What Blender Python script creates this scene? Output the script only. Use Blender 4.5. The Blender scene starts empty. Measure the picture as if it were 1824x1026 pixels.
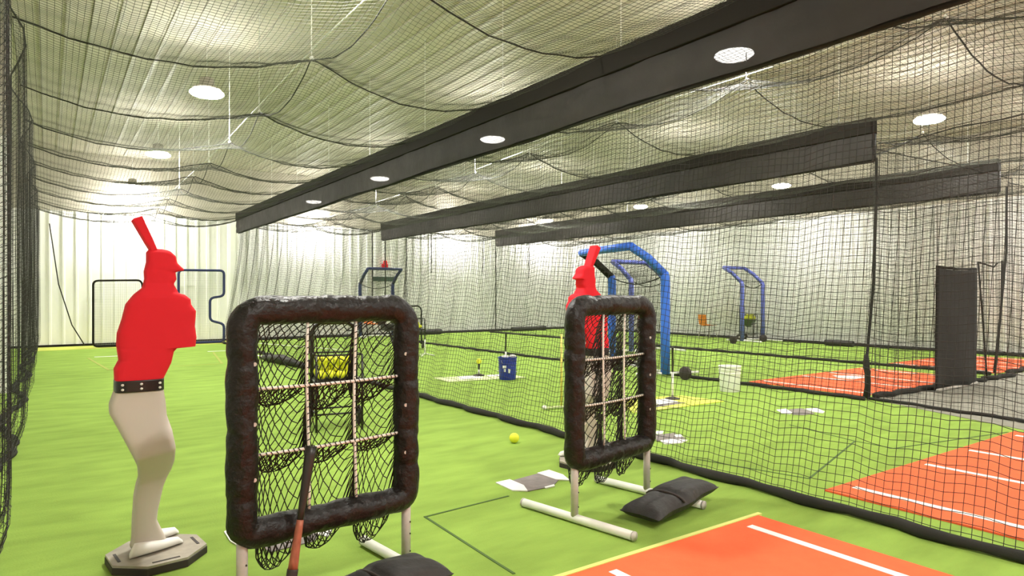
import bpy, math, random
import numpy as np
from mathutils import Vector, Matrix
random.seed(7); rng = np.random.default_rng(7)
SC = bpy.context.scene; COL = SC.collection
# ---------------------------------------------------------------- camera, world, exposure
FPX, HCAM, YAW, HOR = 1180.0, 1.42, math.radians(35.06), 525.0
cam_d = bpy.data.cameras.new('camera'); cam = bpy.data.objects.new('camera', cam_d); COL.objects.link(cam)
cam_d.sensor_fit = 'HORIZONTAL'; cam_d.sensor_width = 36.0; cam_d.lens = 36.0*FPX/1824.0
cam_d.shift_y = (HOR-513.0)/1824.0; cam_d.clip_start = 0.02; cam_d.clip_end = 100
cam.location = (0, 0, HCAM); cam.rotation_euler = (math.pi/2, 0, -YAW)
SC.camera = cam
W = bpy.data.worlds.new('world'); SC.world = W; W.use_nodes = True
W.node_tree.nodes['Background'].inputs[0].default_value = (0.9, 0.95, 1, 1)
W.node_tree.nodes['Background'].inputs[1].default_value = 0.4
SC.view_settings.view_transform = 'Standard'; SC.view_settings.look = 'None'
SC.view_settings.gamma = 1.0; SC.view_settings.use_curve_mapping = False
SC.view_settings.exposure = 0.78
LAMP = 230.0                      # emission of the high-bay diffusers
SC.cycles.max_bounces = 8; SC.cycles.diffuse_bounces = 4; SC.cycles.transparent_max_bounces = 12
SC.cycles.sample_clamp_indirect = 6.0

def F(u, v, Z=0.0):               # photograph pixel -> point on the level plane Z
    a = (u-912)/FPX; z = (HCAM-Z)*FPX/(v-HOR)
    return (z*(math.sin(YAW)+a*math.cos(YAW)), z*(math.cos(YAW)-a*math.sin(YAW)))

# ---------------------------------------------------------------- materials
def mat(name, col, rough=0.6, metal=0.0, noise=0.0, nscale=20.0, bump=0.0, bscale=40.0, emit=0.0, transp=0.0, spec=0.5, col2=None, stretch=None, sheen=0):
    m = bpy.data.materials.new(name); m.use_nodes = True; nt = m.node_tree
    b = nt.nodes['Principled BSDF']
    b.inputs['Base Color'].default_value = (*col, 1); b.inputs['Roughness'].default_value = rough
    b.inputs['Metallic'].default_value = metal; b.inputs['Specular IOR Level'].default_value = spec
    tc = nt.nodes.new('ShaderNodeTexCoord'); mp = nt.nodes.new('ShaderNodeMapping')
    nt.links.new(tc.outputs['Object'], mp.inputs['Vector'])
    if stretch: mp.inputs['Scale'].default_value = stretch
    if noise > 0 or col2:
        n = nt.nodes.new('ShaderNodeTexNoise'); n.inputs['Scale'].default_value = nscale; n.inputs['Detail'].default_value = 6
        nt.links.new(mp.outputs[0], n.inputs['Vector'])
        r = nt.nodes.new('ShaderNodeValToRGB'); r.color_ramp.elements[0].position = 0.3; r.color_ramp.elements[1].position = 0.7
        c2 = col2 or tuple(c*(1-noise) for c in col)
        r.color_ramp.elements[0].color = (*c2, 1); r.color_ramp.elements[1].color = (*col, 1)
        nt.links.new(n.outputs['Fac'], r.inputs['Fac']); nt.links.new(r.outputs[0], b.inputs['Base Color'])
    if bump > 0:
        n2 = nt.nodes.new('ShaderNodeTexNoise'); n2.inputs['Scale'].default_value = bscale; n2.inputs['Detail'].default_value = 5
        nt.links.new(mp.outputs[0], n2.inputs['Vector'])
        bp = nt.nodes.new('ShaderNodeBump'); bp.inputs['Strength'].default_value = bump; bp.inputs['Distance'].default_value = 0.02
        nt.links.new(n2.outputs['Fac'], bp.inputs['Height']); nt.links.new(bp.outputs[0], b.inputs['Normal'])
    if emit > 0:
        b.inputs['Emission Color'].default_value = (1.0, 0.97, 0.90, 1); b.inputs['Emission Strength'].default_value = emit
    if transp > 0:
        t = nt.nodes.new('ShaderNodeBsdfTransparent'); mx = nt.nodes.new('ShaderNodeMixShader'); mx.inputs[0].default_value = transp
        nt.links.new(b.outputs[0], mx.inputs[1]); nt.links.new(t.outputs[0], mx.inputs[2])
        nt.links.new(mx.outputs[0], nt.nodes['Material Output'].inputs['Surface'])
    return m
M = {}
M['turf'] = mat('turf', (0.285, 0.435, 0.080), 0.95, noise=0.26, nscale=5.0, bump=0.35, bscale=220, spec=0.1, stretch=(0.35, 1, 1))
M['turf_old'] = mat('turf_old', (0.55, 0.60, 0.13), 0.95, noise=0.1, nscale=6, spec=0.1)
M['seam'] = mat('seam', (0.06, 0.12, 0.02), 0.9)
M['seam_yellow'] = mat('seam_yellow', (0.30, 0.34, 0.05), 0.9)
M['clay'] = mat('clay', (0.88, 0.150, 0.060), 0.9, noise=0.08, nscale=9, bump=0.2, bscale=200, spec=0.1)
M['line'] = mat('line', (0.85, 0.85, 0.82), 0.8)
M['edgeyel'] = mat('edge_yellow', (0.62, 0.66, 0.18), 0.7)
M['concrete'] = mat('concrete', (0.27, 0.26, 0.21), 0.85, noise=0.25, nscale=5)
M['wall'] = mat('wall_white', (0.90, 0.89, 0.87), 0.55, noise=0.04, nscale=2)
M['roof'] = mat('roof_grey', (0.56, 0.52, 0.44), 0.7, noise=0.12, nscale=4)
M['rooflight'] = mat('roof_rib_grey', (0.52, 0.49, 0.42), 0.5)
M['twine'] = mat('net_twine', (0.020, 0.019, 0.014), 0.8)
M['twine_c'] = mat('ceiling_twine', (0.035, 0.037, 0.025), 0.8)
M['rope'] = mat('black_rope', (0.018, 0.017, 0.013), 0.85, bump=0.5, bscale=300)
M['cable'] = mat('pale_cable', (0.80, 0.80, 0.75), 0.35, metal=0.2)
M['scrim'] = mat('beam_cover', (0.026, 0.022, 0.018), 0.75, noise=0.4, nscale=3, bump=0.9, bscale=5, transp=0.06)
M['track'] = mat('track_black', (0.014, 0.012, 0.009), 0.8, spec=0.2)
M['vinyl'] = mat('black_vinyl', (0.010, 0.008, 0.0065), 0.42, bump=0.85, bscale=20, noise=0.3, nscale=8, spec=0.35)
M['post'] = mat('grey_post', (0.50, 0.47, 0.42), 0.45, noise=0.12, nscale=30)
M['pvc'] = mat('white_pvc', (0.80, 0.80, 0.74), 0.4, noise=0.08, nscale=15)
M['red'] = mat('red_foam', (0.80, 0.022, 0.036), 0.75, spec=0.2)
M['pants'] = mat('grey_foam', (0.60, 0.54, 0.48), 0.8, spec=0.2)
M['belt'] = mat('belt_black', (0.015, 0.010, 0.010), 0.3)
M['white'] = mat('white_matt', (0.85, 0.84, 0.80), 0.6)
M['rubber_top'] = mat('base_top', (0.42, 0.38, 0.31), 0.8, noise=0.3, nscale=12)
M['rubber'] = mat('dark_rubber', (0.035, 0.026, 0.022), 0.7)
M['blue'] = mat('blue_pad', (0.035, 0.15, 0.70), 0.45, bump=0.2, bscale=15)
M['violet'] = mat('faded_blue_pad', (0.10, 0.13, 0.48), 0.5)
M['navy'] = mat('navy_pad', (0.02, 0.03, 0.12), 0.45)
M['bucket_blue'] = mat('bucket_blue', (0.015, 0.035, 0.33), 0.4)
M['bucket_white'] = mat('bucket_white', (0.85, 0.86, 0.82), 0.4)
M['ball'] = mat('yellow_ball', (0.80, 0.82, 0.04), 0.6)
M['blackm'] = mat('black_metal', (0.015, 0.014, 0.012), 0.4)
M['bag'] = mat('black_bag', (0.022, 0.020, 0.018), 0.62, bump=0.5, bscale=16, noise=0.25, nscale=25)
M['banner'] = mat('black_sheet', (0.011, 0.009, 0.007), 0.85, bump=0.3, bscale=5)
M['orange'] = mat('orange_plastic', (0.85, 0.22, 0.02), 0.45)
M['wood'] = mat('orange_wood', (0.42, 0.13, 0.07), 0.5, noise=0.45, nscale=18, stretch=(4, 4, 1))
M['grey_print'] = mat('grey_plate', (0.23, 0.20, 0.19), 0.8, noise=0.3, nscale=12)
M['mat_yellow'] = mat('yellow_green_mat', (0.70, 0.82, 0.10), 0.8, noise=0.12, nscale=14)
M['mat_pale'] = mat('pale_green_mat', (0.62, 0.72, 0.36), 0.8)
M['green_hop'] = mat('green_hopper', (0.08, 0.14, 0.03), 0.5)
M['sign_green'] = mat('dark_green_sign', (0.06, 0.11, 0.08), 0.6)
M['clearnet'] = mat('grey_twine', (0.45, 0.45, 0.44), 0.8)
M['lamp'] = mat('lamp_diffuser', (1, 1, 1), 0.5, emit=LAMP)
M['yellowpole'] = mat('yellow_pole', (0.78, 0.68, 0.16), 0.45)

# ---------------------------------------------------------------- mesh helpers
class MB:
    def __init__(s): s.v = []; s.f = []
    def add(s, V, Fc):
        o = len(s.v); s.v += [tuple(map(float, p)) for p in V]; s.f += [tuple(o+i for i in f) for f in Fc]; return s
    def box(s, c, d, rz=0.0):
        cx, cy, cz = c; dx, dy, dz = d[0]/2, d[1]/2, d[2]/2; V = []
        cr, sr = math.cos(rz), math.sin(rz)
        for z in (-dz, dz):
            for x, y in ((-dx, -dy), (dx, -dy), (dx, dy), (-dx, dy)):
                V.append((cx+x*cr-y*sr, cy+x*sr+y*cr, cz+z))
        return s.add(V, [(3, 2, 1, 0), (4, 5, 6, 7), (0, 1, 5, 4), (1, 2, 6, 5), (2, 3, 7, 6), (3, 0, 4, 7)])
    def prism(s, poly, z0, z1):
        n = len(poly); V = [(x, y, z0) for x, y in poly]+[(x, y, z1) for x, y in poly]
        A = sum(poly[i][0]*poly[(i+1) % n][1]-poly[(i+1) % n][0]*poly[i][1] for i in range(n))
        Fc = [tuple(reversed(range(n))), tuple(range(n, 2*n))]+[(i, (i+1) % n, n+(i+1) % n, n+i) for i in range(n)]
        if A < 0: Fc = [tuple(reversed(f)) for f in Fc]
        return s.add(V, Fc)
    def tube(s, path, r, n=10, closed=False, caps=True):
        P = [Vector(p) for p in path]; L = len(P); R = r if callable(r) else (lambda t, th: r) if not isinstance(r, (list, tuple)) else (lambda t, th: r[min(L-1, int(round(t*(L-1))))])
        V = []; prev = None
        for i in range(L):
            if closed: t = (P[(i+1) % L]-P[i-1]).normalized()
            else: t = (P[min(i+1, L-1)]-P[max(i-1, 0)]).normalized()
            if prev is None:
                ref = Vector((0, 0, 1)) if abs(t.z) < 0.9 else Vector((0, 1, 0))
                a = t.cross(ref).normalized()
            else: a = (prev-t*prev.dot(t)).normalized()
            prev = a; b = t.cross(a)
            for k in range(n):
                th = 2*math.pi*k/n; rr = R(i/max(1, L-1), th)
                V.append(P[i]+a*math.cos(th)*rr+b*math.sin(th)*rr)
        Fc = []
        for i in range(L if closed else L-1):
            j = (i+1) % L
            for k in range(n): Fc.append((i*n+k, i*n+(k+1) % n, j*n+(k+1) % n, j*n+k))
        if caps and not closed: Fc += [tuple(reversed(range(n))), tuple(range((L-1)*n, L*n))]
        return s.add(V, Fc)
    def lathe(s, prof, c=(0, 0, 0), n=20, axis='z'):
        V = []
        for r, z in prof:
            for k in range(n):
                th = 2*math.pi*k/n; x, y = max(r, 1e-4)*math.cos(th), max(r, 1e-4)*math.sin(th)
                p = (x, y, z) if axis == 'z' else (z, x, y) if axis == 'x' else (y, z, x)
                V.append((p[0]+c[0], p[1]+c[1], p[2]+c[2]))
        L = len(prof); Fc = [(i*n+k, i*n+(k+1) % n, (i+1)*n+(k+1) % n, (i+1)*n+k) for i in range(L-1) for k in range(n)]
        Fc += [tuple(reversed(range(n))), tuple(range((L-1)*n, L*n))]
        return s.add(V, Fc)
    def ball(s, c, r, n=12, sq=(1, 1, 1)):
        m = n//2; V = []; 
        for i in range(m+1):
            ph = math.pi*i/m
            for k in range(n):
                th = 2*math.pi*k/n
                V.append((c[0]+sq[0]*r*math.sin(ph)*math.cos(th), c[1]+sq[1]*r*math.sin(ph)*math.sin(th), c[2]-sq[2]*r*math.cos(ph)))
        return s.add(V, [(i*n+k, i*n+(k+1) % n, (i+1)*n+(k+1) % n, (i+1)*n+k) for i in range(m) for k in range(n)])
    def build(s, name, m, parent=None, smooth=False, bevel=0.0, kind=None, label=None):
        me = bpy.data.meshes.new(name); me.from_pydata(s.v, [], s.f); me.validate(); me.materials.append(m)
        if smooth: me.shade_smooth(); 
        o = bpy.data.objects.new(name, me); COL.objects.link(o)
        if smooth == 'auto':
            md = o.modifiers.new('es', 'EDGE_SPLIT'); md.split_angle = math.radians(40)
        if bevel > 0:
            md = o.modifiers.new('bevel', 'BEVEL'); md.width = bevel; md.segments = 2; md.limit_method = 'ANGLE'
        if parent: o.parent = parent
        if kind: o['kind'] = kind
        if label: o['label'] = label
        return o

def np_mesh(name, V, Q, m, parent=None, kind=None):
    me = bpy.data.meshes.new(name); V = np.asarray(V, np.float32); Q = np.asarray(Q, np.int32)
    me.vertices.add(len(V)); me.vertices.foreach_set('co', V.ravel())
    me.loops.add(Q.size); me.loops.foreach_set('vertex_index', Q.ravel())
    me.polygons.add(len(Q)); me.polygons.foreach_set('loop_start', np.arange(len(Q), dtype=np.int32)*Q.shape[1])
    me.update(calc_edges=True); me.materials.append(m)
    o = bpy.data.objects.new(name, me); COL.objects.link(o)
    if parent: o.parent = parent
    if kind: o['kind'] = kind
    return o
def strands(polys, r, ref):        # polys (K,L,3) -> three-sided strands
    P = np.asarray(polys, float); K, L, _ = P.shape
    t = np.gradient(P, axis=1); t /= np.linalg.norm(t, axis=2, keepdims=True)+1e-9
    a = np.cross(t, np.broadcast_to(np.asarray(ref, float), t.shape)); a /= np.linalg.norm(a, axis=2, keepdims=True)+1e-9
    b = np.cross(t, a); rings = []
    for k in range(3):
        th = 2*math.pi*k/3+0.5; rings.append(P+r*(math.cos(th)*a+math.sin(th)*b))
    V = np.stack(rings, axis=2).reshape(-1, 3)
    idx = np.arange(K*L*3).reshape(K, L, 3); Q = []
    for k in range(3):
        k2 = (k+1) % 3
        Q.append(np.stack([idx[:, :-1, k], idx[:, :-1, k2], idx[:, 1:, k2], idx[:, 1:, k]], axis=-1).reshape(-1, 4))
    return V, np.concatenate(Q)
def net(fn, s0, s1, t0, t1, cs, ct, ds, dt, r, m, parent, name='net_mesh', ref=(1, 0.1, 0.2)):
    ns = int(abs(s1-s0)/cs)+1; ntt = int(abs(t1-t0)/ct)+1
    S = np.linspace(s0, s1, ns); T = np.linspace(t0, t1, ntt)
    Sf = np.linspace(s0, s1, int(abs(s1-s0)/ds)+2); Tf = np.linspace(t0, t1, int(abs(t1-t0)/dt)+2)
    a = fn(*np.meshgrid(S, Tf, indexing='ij')); b = fn(*np.meshgrid(Sf, T, indexing='ij'))
    V1, Q1 = strands(np.stack(a, -1), r, ref)
    V2, Q2 = strands(np.stack(b, -1).transpose(1, 0, 2), r, ref)
    return np_mesh(name, np.concatenate([V1, V2]), np.concatenate([Q1, Q2+len(V1)]), m, parent, 'stuff')

def thing(name, label, cat, loc=(0, 0, 0), rz=0.0, group=None):
    o = bpy.data.objects.new(name, None); COL.objects.link(o); o.location = loc; o.rotation_euler = (0, 0, rz)
    o.empty_display_size = 0.1; o['label'] = label; o['category'] = cat
    if group: o['group'] = group
    return o
def tag(o, label, cat, group=None):
    o['label'] = label; o['category'] = cat
    if group: o['group'] = group
    return o
def struct(o): o['kind'] = 'structure'; return o
def dup(root, loc, rz=0.0, label=None):
    r = root.copy(); COL.objects.link(r); r.location = loc; r.rotation_euler = (0, 0, rz)
    if label: r['label'] = label
    for ch in list(root.children):
        c = ch.copy(); COL.objects.link(c); c.parent = r
        for g in list(ch.children):
            d = g.copy(); COL.objects.link(d); d.parent = c
    return r

# ---------------------------------------------------------------- setting
XL, XR, YB, YF, ZR = -1.50, 18.55, 21.9, -3.2, 5.35
fl = struct(MB().box(((XL+XR)/2, (YB+YF)/2, -0.05), (XR-XL+0.4, YB-YF+0.4, 0.1)).build('floor', M['turf']))
def wall(name, p0, p1, nrm):
    L = math.dist(p0, p1); ang = math.atan2(p1[1]-p0[1], p1[0]-p0[0])
    c = ((p0[0]+p1[0])/2-nrm[0]*0.08, (p0[1]+p1[1])/2-nrm[1]*0.08)
    w = struct(MB().box((c[0], c[1], ZR/2), (L, 0.1, ZR), ang).build(name, M['wall']))
    n = int(L/0.3); pw = L/n
    # one corrugated sheet: a flat pan with a raised rib at its edge
    pr = [(0, 0), (pw*0.72, 0), (pw*0.79, 0.032), (pw*0.93, 0.032), (pw, 0), (pw, -0.03), (0, -0.03)]
    base = MB().prism(pr, 0, 3.72); me = None
    MB().box((c[0]+nrm[0]*0.065, c[1]+nrm[1]*0.065, (3.72+ZR)/2), (L, 0.06, ZR-3.72), ang).build('insulation_band', M['roof'], w)
    for i in range(n):
        if me is None:
            o = base.build('wall_panel', M['wall'], w); me = o.data
        else:
            o = bpy.data.objects.new('wall_panel', me); COL.objects.link(o); o.parent = w
        o.location = (p0[0]+(p1[0]-p0[0])*i/n, p0[1]+(p1[1]-p0[1])*i/n, 0); o.rotation_euler = (0, 0, ang)
    return w
wall('wall_back', (XR, YB), (XL, YB), (0, -1))
wall('wall_right', (XR, YF), (XR, YB), (-1, 0))
wall('wall_left', (XL, YB), (XL, YF), (1, 0))
wall('wall_return', (-0.44, 12.0), (XL, 12.0), (0, -1))
struct(MB().box(((XL+XR)/2, YF-0.05, ZR/2), (XR-XL, 0.1, ZR)).build('wall_front', M['wall']))
roof = struct(MB().box(((XL+XR)/2, (YB+YF)/2, ZR+0.06), (XR-XL+0.4, YB-YF+0.4, 0.1)).build('ceiling', M['roof']))
me = None
for i in range(62):
    x = XL+0.2+i*0.31
    if me is None:
        o = MB().prism([(-0.03, 0), (0.03, 0), (0.045, -0.0), (0.03, 0.0), (-0.03, 0.0), (-0.045, 0)][:2]+[(0.03, YB-YF), (-0.03, YB-YF)], -0.014, 0.01).build('roof_rib', M['rooflight'], roof); me = o.data
    else:
        o = bpy.data.objects.new('roof_rib', me); COL.objects.link(o); o.parent = roof
    o.location = (x, YF, ZR)
for i, (nm, a, b) in enumerate((('baseboard_back', (XL, YB-0.035), (XR, YB-0.035)), ('baseboard_right', (XR-0.035, YF), (XR-0.035, YB)))):
    L = math.dist(a, b); struct(MB().box(((a[0]+b[0])/2, (a[1]+b[1])/2, 0.03), (L, 0.03, 0.06), math.atan2(b[1]-a[1], b[0]-a[0])).build(nm, M['track']))
struct(MB().prism([(8.2, YF+.1), (8.38, 2.6), (9.15, 4.55), (XR-.06, 4.55), (XR-.06, YF+.1)], 0.0, 0.006).build('floor', M['concrete']))
struct(MB().prism([(-0.5, 20.5), (4.6, 20.5), (4.6, 21.8), (-0.5, 21.8)], 0.0, 0.004).build('trim_1', M['turf_old']))
def strip(pts, w, m, name, z=0.004, parent=None):
    b = MB()
    for p, q in zip(pts[:-1], pts[1:]):
        L = math.dist(p, q); b.box(((p[0]+q[0])/2, (p[1]+q[1])/2, z/2+0.0005), (L+w*0.6, w, z), math.atan2(q[1]-p[1], q[0]-p[0]))
    return b.build(name, m, parent)
for k, pts in enumerate(([F(1240, 818), F(1441, 853), F(1523, 786), F(1407, 757)], [F(1523, 786), F(1592, 799), F(1795, 770)], [F(757, 921), F(880, 1000), F(915, 1022)], [F(757, 921), F(905, 884)])):
    strip(pts, 0.016, M['seam'], 'turf_seam', 0.003, fl)
strip([(0.75, 17.6), (0.95, 14.6), (2.95, 14.6), (3.35, 17.6)], 0.05, M['seam_yellow'], 'turf_seam', 0.003, fl)
for seg in ([(0.9, 17.8), (1.5, 17.8)], [(3.3, 17.9), (4.3, 17.9)], [(3.9, 17.9), (4.05, 15.8)], [(4.9, 20.6), (6.2, 16.6)]):
    strip(seg, 0.07, M['line'], 'turf_line', 0.004, fl)

# ---------------------------------------------------------------- high-bay lamps above the net, some added to brighten the side wall
me_h = me_l = me_s = None
LY = (-0.4, 5.2, 10.7, 16.0, 21.2); LX = (1.95, 7.05, 12.4, 16.6)
ordw = ('near the camera', 'over the near end', 'second down', 'third down', 'by the back wall')
for ix, lx in enumerate(LX):
    for iy, ly in enumerate(LY):
        if ix == 3 and iy == 1: ly = 4.3  # nearest three of the fourth lane are added to light the side wall
        lane = ('first', 'second', 'third', 'fourth')[ix]
        t = thing('high_bay_lamp', f'high-bay lamp above the {lane} lane from the red batter, {ordw[iy]}', 'lamp', (lx, ly, 0), group='high-bay lamps above the ceiling net')
        if me_h is None:
            o = MB().lathe([(0.05, 4.66), (0.10, 4.64), (0.11, 4.54), (0.19, 4.50), (0.228, 4.43), (0.10, 4.44)], n=20).build('housing', M['post'], t, True); me_h = o.data
            o = MB().lathe([(0.0, 4.37), (0.14, 4.375), (0.21, 4.395), (0.24, 4.42), (0.235, 4.435), (0.227, 4.437)], n=20).build('diffuser', M['lamp'], t); me_l = o.data  # rim wider than the housing, added to throw light up at the roof
            o = MB().tube([(0, 0, 4.60), (0, 0, 5.35)], 0.006, 6).build('hanging_rod', M['cable'], t); me_s = o.data
        else:
            for nm, mm in (('housing', me_h), ('diffuser', me_l), ('hanging_rod', me_s)):
                o = bpy.data.objects.new(nm, mm); COL.objects.link(o); o.parent = t

# ---------------------------------------------------------------- net tracks wrapped in black sheet
BX = [4.70, 9.36, 14.03]; BY0 = [0.2, 4.62, 4.72]; BY0[0] = -2.0
BW = ['long black-wrapped beam between the two pitching targets overhead', 'middle black-wrapped beam ending above the hanging net edge', 'farthest black-wrapped beam near the wall with the blue screens']
for k in range(3):
    t = thing('wrapped_beam', BW[k], 'beam', (BX[k], 0, 0), group='black-wrapped beams')
    y0, y1 = BY0[k], 21.0
    ys = np.arange(y0, y1+0.01, 0.12); ys[-1] = y1; V = []; Q = []
    zs = [3.27, 3.33, 3.40, 3.48, 3.57, 3.66]
    for side in (-1, 1):
        o0 = len(V)
        for y in ys:
            for j, z in enumerate(zs):
                wob = 0.012*math.sin(y*2.3+j)+0.010*math.sin(y*5.1-j*1.7+k)+0.006*math.sin(y*11+j*2.1)
                V.append((side*(0.045+abs(wob)+0.012*math.sin(math.pi*j/5)), y, z+(0.012*math.sin(y*1.7) if j == 0 else 0)))
        n = len(zs)
        for i in range(len(ys)-1):
            for j in range(n-1):
                q = (o0+i*n+j, o0+(i+1)*n+j, o0+(i+1)*n+j+1, o0+i*n+j+1); Q.append(q if side > 0 else q[::-1])
    b = MB(); b.add(V, Q)
    b.box((0, y0, 3.46), (0.10, 0.012, 0.38)); b.box((0, y1, 3.46), (0.10, 0.012, 0.38))
    b.build('cover_sheet', M['scrim'], t, True)
    MB().box((0, (y0+y1)/2, 3.755), (0.17, y1-y0, 0.22)).build('top_track', M['track'], t, bevel=0.01)
    MB().tube([(0.01*math.sin(y), y, 3.27) for y in np.linspace(y0, y1, 40)], 0.022, 8).build('bottom_hem', M['rope'], t, True)
    for y in np.arange(y0+0.5, y1, 2.1):
        MB().tube([(0, y, 3.86), (0, y, 5.31)], 0.006, 5).build('hanger_rod', M['cable'], t)

# ---------------------------------------------------------------- ceiling nets, one per lane
RY = [-1.6, 0.55, 2.8, 5.0, 7.27, 9.48, 11.3, 12.95, 14.5, 16.2, 17.9, 19.7, 21.4]
edges = [-0.25]+BX+[18.3]
def zmid(y): return np.interp(y, [0, 7, 12, 21.5], [4.08, 4.05, 3.84, 3.70])
def ceil_fn(x0, x1, k):
    xm = (x0+x1)/2+(0.17 if k == 0 else 0)
    ph = k*1.3
    def fn(X, Y):
        half = np.where(X < xm, (X-x0)/(xm-x0), (x1-X)/(x1-xm)); half = np.clip(half, 0, 1)
        zed = np.interp(Y, [0, 7, 21.5], [3.90, 3.87, 3.68])
        base = zed+(zmid(Y)-zed)*half
        i = np.clip(np.searchsorted(RY, Y)-1, 0, len(RY)-2); R = np.array(RY); s = (Y-R[i])/(R[i+1]-R[i]); s = np.clip(s, 0, 1)
        z = base-0.24*4*half*(1-half)-(0.05+0.20*half**2)*4*s*(1-s)
        z = z+0.008*np.sin(X*19+Y*1.1+ph)+0.006*np.sin(Y*13+X*3)
        return X, Y, z
    return fn, xm
CW = ['pale taut netting ceiling of the lane with the red batter', 'netting ceiling of the second lane, over the big blue screen', 'netting ceiling of the third lane, over the tall black sheet', 'netting ceiling of the fourth lane along the far wall']
for k in range(4):
    x0, x1 = edges[k], edges[k+1]; fn, xm = ceil_fn(x0, x1, k)
    ya = -1.6 if k < 2 else 4.5 if k == 9 else -1.6
    t = thing('ceiling_net', CW[k], 'net', (0, 0, 0), group='ceiling nets')
    cell = 0.05
    net(fn, x0, x1, ya, 21.4, cell, cell, 0.16, 0.2, 0.0019, M['twine_c'], t, ref=(0.1, 0.2, 1))
    for y in RY:
        pts = [tuple(float(c) for c in fn(np.array(x), np.array(y))) for x in np.linspace(x0, x1, 25)]
        MB().tube([(a, b, c-0.004) for a, b, c in pts], 0.0085, 5).build('cross_rope', M['rope'], t)
    pts = [tuple(float(c) for c in fn(np.array(xm), np.array(y))) for y in np.linspace(ya, 21.4, 130)]
    MB().tube(pts, 0.006, 5).build('middle_rope', M['rope'], t)
    cb = MB().tube([(xm-0.03, ya, 4.12), (xm-0.03, 7, 4.10), (xm-0.03, 12, 3.88), (xm-0.03, 21.4, 3.75)], 0.009, 6).build('support_cable', M['cable'], t, label='pale steel cable above the mesh')
    for y, xa, xb in ((11.3, xm-1.25, xm+0.02), (16.2, xm-1.0, xm+0.02), (19.7, xm-1.2, xm+0.02)):  # lamp glint on these rope stretches is put in as pale colour
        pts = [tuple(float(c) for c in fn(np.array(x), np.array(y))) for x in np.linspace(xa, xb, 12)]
        MB().tube([(a, b+0.02, c-0.012) for a, b, c in pts], 0.009, 6).build('cross_rope', M['cable'], t, label='stretch of cross rope coloured pale as lamp glint')
    for y in RY[1:]:
        z = float(zmid(y)); b = MB().tube([(xm, y, z-0.03), (xm, y+0.01, z+0.12), (xm, y, 5.31)], 0.006, 5)
        b.ball((xm, y, z), 0.025, 8); b.build('hanger', M['cable'], t)

# ---------------------------------------------------------------- hanging nets
def curtain(name, label, p0, p1, ztop, off, amp, wl, cell, r, dh, sag=0.0, group='hanging divider nets', floor_drape=0.0, bottom_r=0.03, seed=0, rope=True, zb=0.03, bulge=(), swell=(0, 1, 0)):
    L = math.dist(p0, p1); d = ((p1[0]-p0[0])/L, (p1[1]-p0[1])/L); nn = (-d[1], d[0])
    t = thing(name, label, 'net', (0, 0, 0), group=group)
    def fn(S, Z):
        h = np.clip(Z/ztop, 0, 1)
        w = amp*(np.sin(2*math.pi*S/wl+seed)+0.5*np.sin(2*math.pi*S/(wl*0.43)+1.3+seed*2+h*2))*(0.45+0.55*(1-h))
        w = w+off*(1-h)**1.5+floor_drape*np.clip(1-Z/0.35, 0, 1)**2
        w = w+swell[0]*np.sin(2*math.pi*((p0[1]+d[1]*S)-swell[2])/swell[1]+math.pi/2)
        zz_w = 0.016*np.sin(2*math.pi*S/wl+seed+0.6)+0.008*np.sin(2*math.pi*S/(wl*0.43)+seed)
        for bs, ba, bw in bulge: w = w+ba*np.exp(-((S-bs)/bw)**2)*(1-0.4*h)
        zz = Z+zz_w*np.clip(Z/0.3, 0, 1)-0.03*np.sin(S*2.1+Z*2+seed)*h*(1-h)-sag*np.sin(math.pi*np.clip(S/L, 0, 1))*h
        if ztop > 3.86: zz = zz*(np.interp(p0[1]+d[1]*S, [0, 7, 21.5], [3.84, 3.81, 3.60])/ztop)
        return p0[0]+d[0]*S+nn[0]*w, p0[1]+d[1]*S+nn[1]*w, zz
    net(fn, 0, L, zb, ztop, cell, cell, dh, 0.22, r, M['twine'], t, ref=(nn[0], nn[1], 0.3))
    if rope:
        pts = [tuple(float(c) for c in fn(np.array(s), np.array(zb))) for s in np.arange(0, L, 0.15)]
        MB().tube([(a, b, bottom_r) for a, b, c in pts], lambda q, th: bottom_r*(1+0.15*math.sin(q*L*9)), 8).build('weighted_hem', M['rope'], t, True)
    pts = [tuple(float(c) for c in fn(np.array(s), np.array(ztop))) for s in np.arange(0, L, 0.5)]
    MB().tube(pts, 0.008, 5).build('top_rope', M['rope'], t)
    return t, fn
n1, f1 = curtain('divider_net', 'wide black divider net between the pitching targets and the big blue screen', (4.70, -1.8), (4.70, 21.0), 3.28, 0.50, 0.022, 0.85, 0.05, 0.0023, 0.11, bottom_r=0.035, seed=1)
n2, f2 = curtain('divider_net', 'black divider net between the white bucket and the far red mat', (9.33, 4.55), (9.33, 21.0), 3.28, 0.36, 0.03, 0.7, 0.05, 0.0018, 0.12, seed=2, bottom_r=0.028, bulge=((5.0, -0.75, 0.8), (15.9, -0.9, 0.9)))
n3, f3 = curtain('divider_net', 'black divider net in front of the farthest lane and third blue screen', (14.0, 4.72), (14.0, 21.0), 3.28, 0.36, 0.03, 0.7, 0.05, 0.0018, 0.12, seed=3)
curtain('divider_net', 'black net running from the walkway corner toward the near red mat', (8.2, -1.5), (9.12, 4.6), 3.42, 0.0, 0.03, 0.9, 0.05, 0.0018, 0.12, seed=4, bottom_r=0.022)
curtain('end_net', 'black net closing the third lane behind the tall black sheet', (9.15, 4.55), (13.7, 4.4), 3.42, 0.0, 0.04, 0.55, 0.05, 0.0020, 0.09, seed=5, bottom_r=0.04, group='lane end nets')
curtain('end_net', 'black net closing the farthest lane beside the walkway', (14.05, 4.6), (18.3, 4.5), 3.42, 0.0, 0.04, 0.55, 0.05, 0.0020, 0.09, seed=6, bottom_r=0.04, group='lane end nets')
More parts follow.
